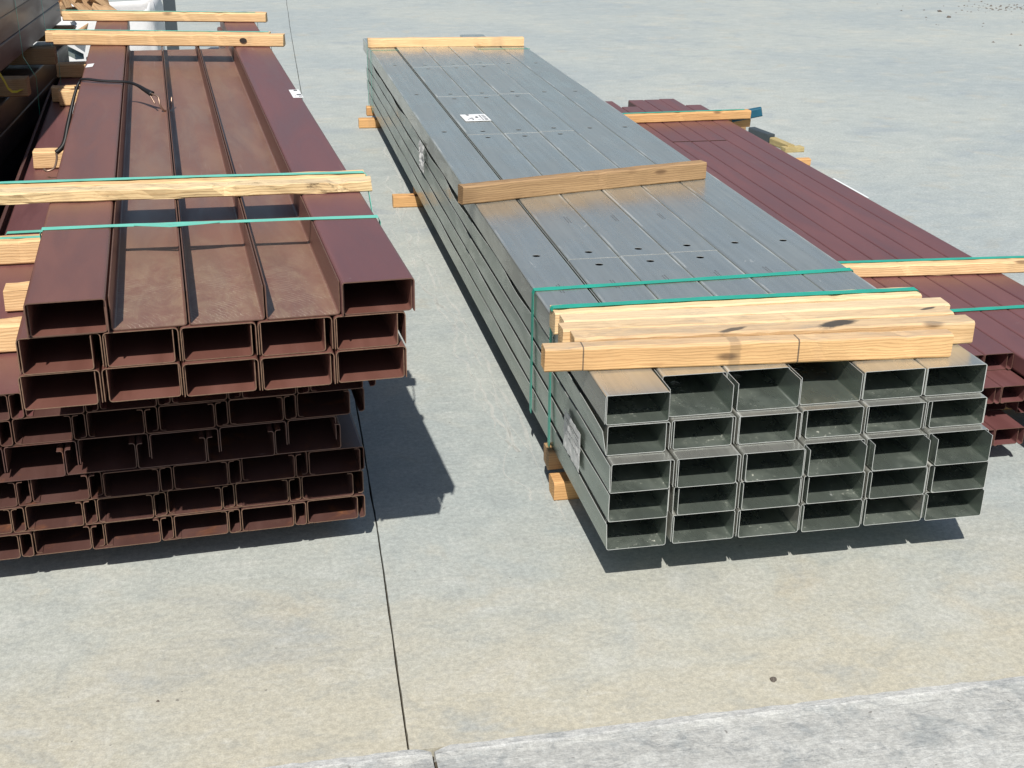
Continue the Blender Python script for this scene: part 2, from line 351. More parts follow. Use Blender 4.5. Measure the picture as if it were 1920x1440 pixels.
def timber(p0, p1, depth, h, z, mat, label, group=None, bow=0.004, rough=0.0015, seed=0, name='timber', taper=None, roll=0):
    """sawn timber whose front bottom edge runs from p0 to p1"""
    rr = random.Random(seed * 31 + 5); p0 = Vector((*p0, z)); p1 = Vector((*p1, z)); L = (p1 - p0).length
    ax = (p1 - p0).normalized(); rz = math.atan2(ax.y, ax.x); segs = max(6, int(L / 0.035)); b = min(0.006, h * .12)
    prof = [(b, 0), (depth - b, 0), (depth, b), (depth, h - b), (depth - b, h), (b, h), (0, h - b), (0, b)]
    vs = []; fs = []
    for s in range(segs + 1):
        x = L * s / segs; u = s / segs
        dy = bow * math.sin(u * math.pi * 1.3 + seed) ; dz = abs(bow) * 0.25 * math.sin(u * 5 + seed)
        if s == 0: x += rr.uniform(0, .004)
        for k, (y, zz) in enumerate(prof):
            nn = noise.noise(Vector((x * 9, k * 1.7 + seed * 3.1, seed))) * rough * 2 + rr.uniform(-rough, rough) * 0.6
            e = 1
            chip = 0.0
            if k in (5, 6) and noise.noise(Vector((x * 14, seed * 2.0, 4))) > 0.35: chip = rough * 3
            vs.append((x + (rr.uniform(-.002, .002) if s in (0, segs) else 0), y + dy + (nn if k in (0, 7, 6, 5) else -nn) + chip * (1 if y < depth / 2 else -1), max(0.0, zz + dz * 0 + (nn if zz > h / 2 else 0) - (chip if zz > h / 2 else 0))))
    for s in range(segs):
        for k in range(8):
            k2 = (k + 1) % 8; fs.append((s * 8 + k, s * 8 + k2, (s + 1) * 8 + k2, (s + 1) * 8 + k))
    fs.append(tuple(range(7, -1, -1))); fs.append(tuple(segs * 8 + k for k in range(8)))
    o = link(name, fix(mesh('timber', vs, fs)), (mat,), None, p0, rz)
    return tag(o, label, 'timber', group)

def ribbon(pts, wdir, width, mat, name, label=None, cat=None, group=None, th=0.0012, jit=0.0, seed=1, parent=None):
    rr = random.Random(seed); P = [Vector(p) for p in pts]; out = []
    for a, b in zip(P[:-1], P[1:]):
        k = max(1, int((b - a).length / 0.06))
        for i in range(k): out.append(a.lerp(b, i / k))
    out.append(P[-1]); vs = []; fs = []
    wd = Vector(wdir).normalized(); n = len(out)
    for i, p in enumerate(out):
        d = (out[min(i + 1, n - 1)] - out[max(i - 1, 0)]).normalized(); nn = d.cross(wd).normalized()
        w2 = (wd + nn * rr.uniform(-jit, jit) * 6).normalized(); p = p + wd * rr.uniform(-jit, jit) * .02
        for sx, sn in ((-1, 0), (1, 0), (1, 1), (-1, 1)): vs.append(p + w2 * sx * width / 2 + nn * th * sn)
    for i in range(n - 1):
        for k in range(4):
            k2 = (k + 1) % 4; fs.append((i * 4 + k, i * 4 + k2, (i + 1) * 4 + k2, (i + 1) * 4 + k))
    fs.append((3, 2, 1, 0)); fs.append(tuple((n - 1) * 4 + k for k in range(4)))
    o = link(name, fix(mesh(name, vs, fs)), (mat,), parent)
    return tag(o, label, cat, group)

def tube(pts, rad, mat, name, parent=None, flat=1.0, sides=8, sub=6):
    P = [Vector(p) for p in pts]; out = []; rs = []
    rd = rad if isinstance(rad, (list, tuple)) else [rad] * len(P)
    for i in range(len(P) - 1):
        a, b, c, d = P[max(i - 1, 0)], P[i], P[i + 1], P[min(i + 2, len(P) - 1)]
        for k in range(sub):
            t = k / sub; out.append(0.5 * ((2 * b) + (c - a) * t + (2 * a - 5 * b + 4 * c - d) * t * t + (3 * b - a - 3 * c + d) * t ** 3)); rs.append(rd[i] * (1 - t) + rd[i + 1] * t)
    out.append(P[-1]); rs.append(rd[-1]); vs = []; fs = []; n = len(out); prev = Vector((0, 0.3, 1)).normalized()
    for i, p in enumerate(out):
        d = (out[min(i + 1, n - 1)] - out[max(i - 1, 0)]).normalized(); u = (prev - d * prev.dot(d)).normalized(); prev = u; v = d.cross(u)
        for k in range(sides):
            a = k / sides * 2 * math.pi; vs.append(p + u * math.cos(a) * rs[i] * flat + v * math.sin(a) * rs[i])
    for i in range(n - 1):
        for k in range(sides):
            k2 = (k + 1) % sides; fs.append((i * sides + k, i * sides + k2, (i + 1) * sides + k2, (i + 1) * sides + k))
    fs.append(tuple(range(sides))); fs.append(tuple((n - 1) * sides + k for k in range(sides)))
    return link(name, fix(mesh(name, vs, fs, None, True)), (mat,), parent)

def box(name, x0, x1, y0, y1, z0, z1, mat, parent=None, loc=(0, 0, 0), rz=0.0):
    vs = [(x, y, z) for z in (z0, z1) for y in (y0, y1) for x in (x0, x1)]
    fs = [(0, 2, 3, 1), (4, 5, 7, 6), (0, 1, 5, 4), (2, 6, 7, 3), (0, 4, 6, 2), (1, 3, 7, 5)]
    return link(name, mesh(name, vs, fs), (mat,), parent, loc, rz)

def stamp(par, x, y, z):
    rr = random.Random(int(y * 991)); vs = []; fs = []
    for ln in range(2):
        yy = y
        for q in range(7):
            l = rr.uniform(.005, .010); k = len(vs); xx = x + ln * .010; zz = 0.0875 + .0003
            vs += [(xx, yy, zz), (xx + .005, yy, zz), (xx + .005, yy + l, zz), (xx, yy + l, zz)]; fs.append((k, k + 1, k + 2, k + 3)); yy += l + .006
    o = link('ink_stamp', mesh('stamp', vs, fs), (STMP,), par); o['kind'] = 'stuff'
ORD = ['first', 'second', 'third', 'fourth', 'fifth', 'sixth', 'seventh', 'eighth', 'ninth', 'tenth']
def rowname(i, n): return 'top row' if i == 0 else ('bottom row' if i == n - 1 else ORD[i] + ' row from the top')
def colname(j): return ('leftmost' if j == 0 else ORD[j] + ' from the left')

# ------------------------------------------------------------------ ground
def jx(y):                                   # the sawn joint that runs away from the camera
    P = [(-30, -1.7), (-3, -.72), (-0.6, -.648), (0.5, -.610), (8.3, -.461), (12.3, -.384), (15.7, -.301), (60, .55)]
    for (a, b), (c, d) in zip(P[:-1], P[1:]):
        if a <= y <= c: return b + (d - b) * (y - a) / (c - a) + 0.004 * noise.noise(Vector((0, y * 1.1, 0)))
    return P[-1][1]
g = box('ground_base', -70, 80, -30, 120, -0.30, -0.026, JNT); tag(g, kind='structure')
def slab(name, left, right, y0, y1, z=0.0, mat=CON, label=None):
    n = max(2, int((y1 - y0) / 0.03)) if (y1 - y0) < 16 else 500; vs = []; fs = []
    for i in range(n + 1):
        y = y0 + (y1 - y0) * i / n; l, r_ = left(y), right(y)
        vs += [(l, y, z), (r_, y, z), (l, y, -0.25), (r_, y, -0.25)]
    for i in range(n):
        a = i * 4; b = a + 4
        fs += [(a, a + 1, b + 1, b), (a, b, b + 2, a + 2), (a + 1, a + 3, b + 3, b + 1)]
    fs += [(0, 2, 3, 1), (n * 4, n * 4 + 1, n * 4 + 3, n * 4 + 2)]
    o = link(name, fix(mesh(name, vs, fs)), (mat,)); tag(o, kind='structure'); return o
rag = lambda y, s: 0.0024 * noise.noise(Vector((s, y * 40, 0))) + 0.0012 * noise.noise(Vector((s + 5, y * 130, 0)))
slab('concrete_ground', lambda y: -60, lambda y: jx(y) - 0.0028 + rag(y, 1), -0.597, 60)
slab('concrete_ground', lambda y: jx(y) + 0.0028 + rag(y, 9), lambda y: 70, -0.597, 4.735)
slab('concrete_ground', lambda y: jx(y) + 0.0028 + rag(y, 9), lambda y: 70, 4.739, 60)
# low rough kerb slabs in front, edge chipped and a little raised
def kerb(x0, x1, label):
    n = max(4, int((x1 - x0) / 0.012)) if x1 - x0 < 6 else 700; vs = []; fs = []
    for i in range(n + 1):
        x = x0 + (x1 - x0) * i / n
        e = 0.006 * noise.noise(Vector((x * 5, 0, 3))) + 0.005 * noise.noise(Vector((x * 23, 2, 3))) + 0.003 * noise.noise(Vector((x * 90, 2, 3)))
        cr = min(x - x0, x1 - x, 0.05); e -= 0.018 * (1 - cr / 0.05) ** 2 if cr < 0.05 else 0
        lip = 0.003 + 0.003 * noise.noise(Vector((x * 17, 7, 0)))
        vs += [(x, -0.600 + e, -0.2), (x, -0.600 + e, 0.004), (x, -0.606 + e, 0.010 + lip * .4), (x, -0.632 + e * .5, 0.013 + lip), (x, -0.66, 0.012), (x, -3.0, 0.012), (x, -3.0, -0.2)]
    for i in range(n):
        for k in range(6):
            a = i * 7 + k; fs.append((a, a + 1, a + 8, a + 7))
    o = link('kerb_slab', fix(mesh('kerb', vs, fs)), (KERB,)); tag(o, kind='structure')
kerb(-12, -0.598, ''); kerb(-0.590, 14, '')
# chalky drag marks on the concrete beside the grey bundle
mk = [(0.089, 6.159), (0.064, 5.17), (-0.05, 4.012), (-0.032, 3.477), (-0.042, 2.84), (-0.014, 2.368), (-0.013, 1.96), (-.001, 1.541), (0.009, 1.177), (0.019, 0.943), (-0.004, 0.558), (-0.008, .325), (-.002, .153)]
def markline(offs, i0, i1, w, wob, sd):
    pts = []
    for (xa, ya), (xb, yb) in zip(mk[i0:i1], mk[i0 + 1:i1 + 1]):
        for k in range(12):
            t = k / 12; y = ya + (yb - ya) * t; pts.append((xa + (xb - xa) * t + offs + wob * noise.noise(Vector((sd, y * 1.9, 0))) + wob * .3 * noise.noise(Vector((sd, y * 9, 0))), y))
    vs = []; fs = []
    for i, (x, y) in enumerate(pts):
        ww = w * (0.6 + 0.9 * abs(noise.noise(Vector((sd, y * 6, 3))))); vs += [(x - ww, y, 0.0025), (x + ww, y, 0.0025)]
    for i in range(len(pts) - 1): fs.append((2 * i, 2 * i + 1, 2 * i + 3, 2 * i + 2))
    o = link('chalk_scratch', mesh('scratch', vs, fs), (CH,)); tag(o, kind='structure')
markline(-0.01, 0, 9, 0.009, 0.05, 1); markline(-0.05, 0, 9, 0.008, 0.07, 2.3); markline(-0.08, 1, 9, 0.010, 0.09, 4.1); markline(-0.06, 1, 10, 0.004, 0.12, 5.6); markline(0.0, 9, 12, 0.0035, 0.006, 7.7); markline(-0.03, 6, 10, 0.004, 0.03, 8.7)

# ------------------------------------------------------------------ grey galvanised bundle
GW, GH, GZ = 0.2, 0.0923, 0.1437
gfront = {0: [.063, .087, .092, .1034, .104, .102], 1: [.055, .062, .060, .066, .070, .072], 2: [0, 0, 0, .000, .002, .002], 3: [0, .004, .0, .003, 0, .004], 4: [0, .003, .002, 0, .004, .0]}
gcap = {0: [.063, .176, .180, .42, .106, .104], 1: [.06, .066, .06, .07, .066, .07], 2: [.004, .004, .006, .037, .039, .041], 3: [.03, .012, .01, .012, .006, .012], 4: [.035, .01, .006, .01, .01, .014]}
gend = 7.05
for i in range(5):
    z = GZ + (4 - i) * GH
    for j in range(6):
        pos = '%s, %s, galvanised bundle' % (colname(j), rowname(i, 5))
        L = round(gend + R.choice([0, .03, .06, -.05]) - gfront[i][j], 2)
        x = j * GW + 0.0035 + (R.uniform(0, .012 if i < 4 else .004) if j else 0)
        if j == 0 and i > 0:
            kw = dict(Wd=0.178, H=0.0865, L=L, t=0.0016, r=0.006, wavy=0.011 if i == 1 else 0.003, seed=i, segs=64); x = 0.004
        else:
            kw = dict(Wd=(0.188 if i == 4 else 0.178) if i else 0.1925, H=0.0865, L=L, t=0.0016, r=0.006, segs=8)
        if i == 0: x = j * GW + (0.0035 if j != 1 else -0.0045)
        if i == 0 and j == 0: kw['Wd'] = 0.1855
        if i == 0 and j < 4: kw['holes'] = (round(.30 - gfront[0][j] + .02 * j, 3),)
        channel((ZND, ZE), (x, gfront[i][j], z), 0, 'open grey tray, ' + pos, 'galvanised trays of the middle bundle', **kw)
        if i == 0:
            # the top caps come in plates laid end to end
            joints = {0: [], 1: [1.318, 3.55, 4.665, 5.79], 2: [1.33, 3.56, 4.68, 5.81], 3: [1.345, 3.585, 4.71, 5.85], 4: [], 5: []}[j]
            e = {0: 7.28, 1: 7.05, 2: 7.02, 3: 7.08, 4: 7.42, 5: 7.08}[j]
            cuts = [gcap[0][j]] + joints + [e]; hy = {0: 1.383, 4: 1.434, 5: 1.434}
            for k, (a, b) in enumerate(zip(cuts[:-1], cuts[1:])):
                gap = 0.0025; a2 = a + (gap / 2 if k else 0); b2 = b - gap / 2
                if joints:
                    H_ = ([a + 0.079] if k else [a + 0.14]) + [b - 0.075] if k < len(cuts) - 2 else [a + .079]
                    lab = 'grey plate with punched holes, %s of five going back, in column %d of the galvanised bundle top' % (ORD[k], j + 1)
                    lab = 'grey cap piece, %s going back, %s column of the galvanised top' % (ORD[k], ORD[j])
                else:
                    H_ = [hy[j], 2.52, 3.65, 4.77, 5.91]; lab = 'long unbroken grey cap, %s on top of galvanised bundle' % colname(j)
                wd = {0: 0.1895}.get(j, 0.1965); xx = {0: 0.0, 1: 0.2020, 2: .402, 3: .602, 4: .802, 5: 1.002}[j]
                if j == 1: wd = 0.1970
                oc = channel((ZN, ZE), (xx, a2, z + 0.0035 + 0.0012 * k), 0, lab, 'galvanised caps of the middle bundle', Wd=wd, H=0.0875, L=round(b2 - a2, 3), t=0.0016, r=0.006, cap=True, segs=6, holes=tuple(round(h - a2, 3) for h in H_))
                stamp(oc, .085, (0.95 + .02 * j) - a2, z) if k == 0 and j < 5 else (stamp(oc, .12, 1.80 - a2, z) if k == 1 else None)
        else:
            wd = 0.1935 if j else 0.186; xx = j * GW + (0.001 if j else 0.0085)
            if i >= 2 and j == 5: wd = .196; xx = 1.002
            channel((ZN, ZE), (xx, gcap[i][j], z + 0.003), 0, 'inverted grey cap, ' + pos, 'galvanised caps of the middle bundle', Wd=wd, H=0.087, L=round(gend - gcap[i][j] + R.choice([0, .02, -.03]), 2), t=0.0016, r=0.006, cap=True, segs=8)

GT = GZ + 5 * GH - 0.0015 + 0.0005           # top of the grey bundle
TG = 'timbers piled on the front end of the galvanised bundle'
zt = GT + 0.001
timber((-0.135, .250), (1.110, .168), .056, .074, zt, wood_mat('honey_pine', (0.63, 0.41, 0.19), (0.36, 0.18, 0.07), grey=1.0, stains=((.115, 0, .0025, 5, .8), (.57, 0, .02, 5, .3), (.765, 0, .003, 5, .8))), 'front timber of the pile, honey face toward camera, over the grey channel mouths', TG, seed=1, bow=.002)
timber((-.026, .322), (1.236, .262), .071, .0745, zt, wood_mat('black_stained_pine', (0.60, 0.42, 0.22), (0.40, 0.22, 0.09), grey=1.3, stains=((.83, .035, .085, .028, .92), (.49, .02, .06, .014, .8))), 'second timber of the front pile, sticking out farthest right, black stains on top', TG, seed=2, bow=.003)
timber((-.046, .398), (1.216, .350), .070, .074, zt, wood_mat('spotted_pine', (0.64, 0.46, 0.25), (0.44, 0.25, 0.10), grey=.9, stains=((1.197, .05, .035, .01, .85),)), 'third timber of the front pile, top face crossed by faint sticker bands', TG, seed=3, bow=.002)
timber((-.026, .473), (1.246, .430), .072, .0735, zt, wood_mat('pale_pine_board', (0.68, 0.52, 0.31), (0.50, 0.32, 0.16), grey=.4, streaks=.5), 'fourth timber of the front pile, pale with square right end', TG, seed=4, bow=.002)
timber((-.033, .548), (1.200, .530), .082, .075, zt, wood_mat('pale_pine_plank', (0.70, 0.54, 0.32), (0.50, 0.31, 0.15), streaks=.8), 'rearmost timber of the front pile, under the green strap', TG, seed=5, bow=.002)
timber((-0.060, 2.136), (1.133, 2.430), .058, .080, zt, WB, 'skewed brown timber lying across the middle of the galvanised bundle', None, seed=6, bow=.003)
timber((-0.012, 6.743), (1.182, 6.706), .07, .066, zt, WP, 'pale timber across the far end of the galvanised bundle', None, seed=7, bow=.001)
BG = 'bearers under the galvanised bundle'
timber((-.014, .572), (1.16, .56), .080, .070, 0, WO, 'lower orange bearer on the concrete under the near end of grey bundle', BG, seed=8)
timber((-.012, .66), (1.2, .65), .08, .070, .072, WB, 'upper bearer stacked near the front beneath the grey bundle', BG, seed=9)
timber((-.108, 4.377), (1.19, 4.35), .075, .070, 0, WO, 'bearer poking out left beneath the middle of grey bundle', BG, seed=10)
timber((.02, 4.395), (1.2, 4.37), .06, .070, .072, WO, 'upper bearer hidden above the left-poking one beneath middle of grey bundle', BG, seed=11)
timber((-.100, 6.743), (1.19, 6.70), .075, .070, 0, WO, 'lower bearer poking out left beneath the far end of grey bundle', BG, seed=12)
timber((-.03, 6.85), (1.2, 6.80), .075, .070, .072, WO, 'upper bearer beneath the far end of grey bundle', BG, seed=13)
# straps
SG = 'green plastic straps'
ribbon([(-.0045, .99, GZ + .002), (-.0045, .992, GT - .012), (-.001, .992, GT + .0018), (.4, 1.005, GT + .0022), (.8, 1.02, GT + .0024), (1.2, 1.036, GT + .0018), (1.2035, 1.036, GT - .01), (1.2035, 1.036, GZ)], (0, 1, 0), .030, GR, 'strap', 'green strap tight over bare grey plates behind the timber pile', 'strap', SG, jit=.008)
ribbon([(-.0045, .70, GZ), (-.0045, .712, GT - .01), (-.0355, .592, zt + .070), (-.031, .592, zt + .0785), (.5, .588, zt + .0805), (1.201, .575, zt + .0785), (1.2045, .575, zt + .07), (1.2035, .65, GZ)], (0, 1, 0), .030, GR, 'strap', 'green strap over the rearmost timber of the front pile', 'strap', SG, jit=.006)
for yy, nm in ((6.90, 'farther'), (6.62, 'nearer')):
    ribbon([(-.004, yy, GZ), (-.004, yy, GT + .002), (1.2, yy - .03, GT + .002), (1.204, yy - .03, GZ)], (0, 1, 0), .012, GR, 'strap', '%s of two green straps at the far end of galvanised bundle' % nm, 'strap', SG, jit=.002)

def sticker(name, label, o, u, v, mat=PA, cat='label', bars=(), th=0.0007, ink=INK):
    """thin card whose corner is o with edge vectors u, v"""
    o, u, v = Vector(o), Vector(u), Vector(v); n = u.cross(v).normalized(); root = None
    def quad(nm, a0, a1, b0, b1, h0, h1, mt, par):
        vs = [u * a + v * b + n * h for h in (h0, h1) for b in (b0, b1) for a in (a0, a1)]
        fs = [(0, 2, 3, 1), (4, 5, 7, 6), (0, 1, 5, 4), (2, 6, 7, 3), (0, 4, 6, 2), (1, 3, 7, 5)]
        return link(nm, fix(mesh(nm, vs, fs)), (mt,), par, o if par is None else (0, 0, 0))
    root = quad(name, 0, 1, 0, 1, 0, th, mat, None); tag(root, label, cat)
    if bars:
        vs = []; fs = []
        for a0, a1, b0, b1 in bars:
            k = len(vs); vs += [u * a + v * b + n * (th + .0004) for a, b in ((a0, b0), (a1, b0), (a1, b1), (a0, b1))]; fs.append((k, k + 1, k + 2, k + 3))
        link('print', mesh('print', vs, fs), (ink,), root)['kind'] = 'stuff'
    return root
bars = [(.22, .34, .86, .97), (.26, .31, .80, .86), (.24, .36, .36, .46), (.35, .38, .2, .5), (.28, .36, .16, .22), (.16, .20, .22, .32), (.50, .62, .46, .60), (.54, .60, .50, .66), (.52, .64, .16, .19)]
for q in range(14): bars.append((.70, .755, .12 + q * .055, .12 + q * .055 + R.choice([.02, .035])))
for q in range(8): bars.append((.80, .93, .12 + q * .095, .12 + q * .095 + R.choice([.03, .06])))
sticker('product_label', 'white printed label on the second column of the grey top', (.252, 3.885, GT + .0052), (.145, .006, 0), (-.004, .19, 0), bars=bars)
def crumple(name, label, x, ys, zs, mat, seed, amp=.006, prints=True):
    ny, nz = 14, 12; vs = []; fs = []
    for a in range(ny + 1):
        for b in range(nz + 1):
            y = ys[0] + (ys[1] - ys[0]) * a / ny; z = zs[0] + (zs[1] - zs[0]) * b / nz + (y - ys[0]) * .0
            z += amp * .8 * noise.noise(Vector((a * .4, seed, 0)))
            vs.append((x - amp * (0.5 + noise.noise(Vector((a * .55, b * .5, seed)))) - .0015, y, z))
    for a in range(ny):
        for b in range(nz):
            k = a * (nz + 1) + b; fs.append((k, k + 1, k + nz + 2, k + nz + 1))
    me = mesh(name, vs, fs, None, False); o = link(name, me, (mat,)); sm = o.modifiers.new('s', 'SOLIDIFY'); sm.thickness = .0008
    tag(o, label, 'label')
    if prints:
        rr = random.Random(seed); v2 = []; f2 = []
        for q in range(60):
            a = 1 + q % (ny - 3); b = 5 + (q // (ny - 3)) * 2; b = min(b, nz - 2); i = a * (nz + 1) + b
            p, q1, q2 = Vector(vs[i]), Vector(vs[i + 1]), Vector(vs[i + nz + 1]); k = len(v2); s = rr.uniform(.3, .9)
            off = Vector((-.0018, 0, 0)); v2 += [p + off, p + (q2 - p) * s + off, p + (q2 - p) * s + (q1 - p) * .3 + off, p + (q1 - p) * .3 + off]; f2.append((k, k + 1, k + 2, k + 3))
        link('print', mesh('print', v2, f2), (STMP,), o)['kind'] = 'stuff'
    return o
crumple('label_sleeve', 'crumpled printed label in cloudy plastic on left side of grey bundle near front', -.002, (.30, .50), (.245, .375), PL, 3, .0035)
crumple('label_sleeve', 'torn scrap of clear plastic on left side of grey bundle farther back', -.006, (3.70, 3.86), (.37, .52), PL, 8, .012, False)

# ------------------------------------------------------------------ brown bundles on the left (own frame)
BYAW = 0.0603; BX, BY = -0.5345, 0.0304; cb, sb = math.cos(BYAW), math.sin(BYAW)
def Bp(a, b, z=None):
    q = (BX + a * cb - b * sb, BY + a * sb + b * cb); return q if z is None else (*q, z)
BT = 0.9918; BH = 0.0945
UG = 'brown channels of the upper left bundle'
cuts = [-.952, -.760, -.5745, -.383, -.1915, 0.0]
ubs = {1: [-.985, -.783, -.597, -.406, -.213, -.022], 2: [-.991, -.795, -.600, -.406, -.212, -.022]}
for i in range(3):
    z = BT - (i + 1) * BH
    for j in range(5):
        pos = '%s, %s, upper brown bundle' % (colname(j), rowname(i, 3))
        f = R.uniform(-.006, .008); long_ = j in (0, 4); L = (5.75 if long_ else 4.72)
        if i == 0:
            x0, x1 = cuts[j], cuts[j + 1]; open_ = j in (1, 2, 3)
            w = (x1 - x0) - .004
            f = [0.0, .006, .004, .002, -.006][j] + .015
            kw = dict(Wd=round(w - (0 if open_ else .008), 4), H=0.091, L=L, t=.003, r=.008, segs=10)
            xx = x0 + (.002 if open_ else .005)
            channel((BRD if open_ else BR, BE2), Bp(xx, f, z), BYAW, ('open brown steel tray, ' if open_ else 'brown steel tray under a cap, ') + pos, UG, name='steel_channel', **kw)
            if not open_:
                channel((BR if j == 0 else BRP, BE2), Bp(x0, f - .018, z + .004), BYAW, 'brown steel cap closing the box, ' + pos, UG, Wd=round(w + .001, 4), H=0.0905, L=L, t=.003, r=.008, segs=10, cap=True)
        else:
            x0, x1 = ubs[i][j], ubs[i][j + 1]; w = x1 - x0 - .004; f += .012
            tw = .165 + R.uniform(-.004, .008); left = R.uniform(.004, .009)
            if i == 2: tw = .176; left = R.choice([.006, .012])
            channel((BR, BE), Bp(x0 + left, f, z), BYAW, 'upturned brown steel tray, ' + pos, UG, Wd=round(tw, 3), H=.088, L=L, t=.0023, r=.007, segs=4)
            channel((BR, BE), Bp(x0 + .001, f + R.uniform(-.01, .012), z + .0035), BYAW, 'brown steel cap, ' + pos, UG, Wd=round(w, 4), H=.0895, L=L, t=.0023, r=.010, segs=4, cap=True)

# timbers on top of it (profile heights are thinner here)
TB = BT + .0015
timber(Bp(-1.10, .943), Bp(.030, .880), .060, .037, TB, WK, 'bark-edged timber across the near end of the upper brown bundle', None, seed=20, rough=.0035)
timber(Bp(-1.13, 1.010), Bp(.022, .947), .078, .038, TB, WP, 'strapped timber right behind the bark-edged one on upper brown bundle', None, seed=21)
timber(Bp(-1.140, 4.36), Bp(.064, 4.085), .085, .062, TB, WP, 'front one of two far timbers, dark knot near its right end', None, seed=22)
timber(Bp(-1.185, 4.46), Bp(-.005, 4.18), .09, .060, TB, WP, 'strapped far timber behind the knotted one on upper brown bundle', None, seed=23)
timber(Bp(-1.151, 5.40), Bp(.060, 5.14), .085, .055, TB, WP, 'farthest timber across the upper brown bundle by the white bag', None, seed=24)
kn = link('timber_knot', fix(mesh('knot', [(0.020 * math.cos(a / 10 * 6.283), 0, .014 * math.sin(a / 10 * 6.283)) for a in range(10)], [tuple(range(10))])), (plain('knot_wood', (.035, .025, .02), .8),), None, (0, 0, 0)); 
kt = [o for o in C.objects if o.get('label', '').startswith('front one of two far')][0]; kn.parent = kt; kn.name = 'knot'; kn.location = (1.02, -.0045, .034); kn.rotation_euler = (0, 0, 0)
# straps over the upper brown bundle
z1 = TB + .038 + .003
ribbon([Bp(-1.10, 1.062, z1), Bp(-.5, 1.018, z1 + .0015), Bp(.018, .976, z1), Bp(.026, .972, z1 - .006), Bp(.014, .78, BT - .05), Bp(.008, .70, .70)], Bp(0, 1, 0)[0:0] + (-sb, cb, 0), .024, GRL, 'strap', 'green strap over the two near timbers of upper brown bundle', 'strap', SG, jit=.006)
ribbon([Bp(-.9575, .655, BT - .26), Bp(-.9575, .650, BT - .01), Bp(-.952, .650, BT + .0015), Bp(-.76, .640, BT + .002), Bp(-.5, .622, BT + .001), Bp(-.19, .598, BT + .002), Bp(0, .582, BT + .0015), Bp(.005, .582, BT - .012), Bp(.005, .582, .72)], (-sb, cb, 0), .026, GRL, 'strap', 'green strap stretched over open brown trays in front of bark-edged timber', 'strap', SG, jit=.006)
ribbon([Bp(-.70, .628, BT + .004), Bp(-.6, .60, BT + .002), Bp(-.5, .605, BT + .004), Bp(-.46, .612, BT + .004)], (-sb, cb, 0), .016, GRL, 'strap', 'loose tail of green strap hanging over the second brown tray', 'strap', None)
for bb, zz, nm in ((4.50, TB + .062, 'strapped far timber'), (5.45, TB + .057, 'farthest timber')):
    ribbon([Bp(-1.18, bb + .02, zz), Bp(.0, bb - .26, zz), Bp(.012, bb - .26, zz - .01), Bp(.012, bb - .26, .72)], (-sb, cb, 0), .018, GRL, 'strap', 'pale green strap over the %s of upper brown bundle' % nm, 'strap', SG)

# lower brown bundle of interlocked C sections
LP = .1965; LB = [.614, .532, .450, .343, .260, .178, .096]     # level lines, top to bottom
LG = 'interlocked C sections of the lower left bundle'; rowoff = [.028, -.012, -.044, .012, -.012, 0.0]
for i in range(6):
    z0, z1_ = LB[i + 1], LB[i]; h = z1_ - z0; tall = i == 2
    for j in range(6):
        a0 = -.1165 - (6 - j) * LP + rowoff[i]
        pos = '%s, %s, lower left bundle' % (colname(j), rowname(i, 6))
        f = .375 + R.uniform(-.004, .006); th = .076 if not tall else .080
        L = 5.9 + R.choice([0, .05, -.06])
        mats = (BRR, BE) if i > 3 else ((BRR, BE2) if i != 2 else (BRR, BRR))  # upper rows get darker edges: the overhang's shade put into the edge colour
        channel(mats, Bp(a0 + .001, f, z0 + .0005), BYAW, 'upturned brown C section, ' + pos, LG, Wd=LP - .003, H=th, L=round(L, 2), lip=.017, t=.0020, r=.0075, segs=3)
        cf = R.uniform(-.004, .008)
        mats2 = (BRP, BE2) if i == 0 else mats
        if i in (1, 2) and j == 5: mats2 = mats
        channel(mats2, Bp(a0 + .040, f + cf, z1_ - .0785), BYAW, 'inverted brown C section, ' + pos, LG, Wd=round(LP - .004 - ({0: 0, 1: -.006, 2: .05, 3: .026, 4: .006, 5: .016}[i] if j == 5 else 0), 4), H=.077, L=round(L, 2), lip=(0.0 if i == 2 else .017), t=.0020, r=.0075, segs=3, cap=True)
LT = .616; bbh = .086
LGp = 'bearers between the two left brown bundles'
timber(Bp(-1.45, .69), Bp(-.035, .65), .075, bbh, LT, WP, 'nearest bearer between the brown bundles, cut off by left edge', LGp, seed=30, rough=.003)
timber(Bp(-1.133, 1.05), Bp(-.04, 1.0), .08, bbh - .01, LT, WP, 'bearer with splintered left end, second from the near end', LGp, seed=31, rough=.004)
timber(Bp(-1.45, 1.58), Bp(-.1, 1.52), .085, bbh, LT, WP, 'strapped bearer between the brown bundles, third from near end', LGp, seed=32)
timber(Bp(-1.195, 3.06), Bp(-.1, 3.0), .08, bbh - .005, LT, WP, 'square-ended bearer where the black bungee hook hangs', LGp, seed=33)
timber(Bp(-1.168, 4.63), Bp(-.1, 4.57), .075, bbh, LT, WP, 'nearer bearer of the touching pair left of upper brown bundle', LGp, seed=34)
timber(Bp(-1.215, 4.76), Bp(-.1, 4.70), .075, bbh, LT, WP, 'farther bearer of the touching pair left of upper brown bundle', LGp, seed=35)
timber(Bp(-1.25, 5.62), Bp(-.1, 5.55), .09, bbh, LT, WP, 'half-shaded bearer at the far end left of upper brown bundle', LGp, seed=36)
ribbon([Bp(-1.225, 1.98, .45), Bp(-1.225, 2.0, .605), Bp(-1.215, 2.0, LT + .0005), Bp(-.9, 1.99, LT + .0015), Bp(-.5, 1.98, LT)], (-sb, cb, 0), .030, GRL, 'strap', 'pale green strap across the lower brown bundle at left', 'strap', SG)
ribbon([Bp(-1.42, 1.63, LT + bbh + .001), Bp(-.9, 1.60, LT + bbh + .001)], (-sb, cb, 0), .022, GRL, 'strap', 'pale green strap lying along the strapped left bearer', 'strap', SG)
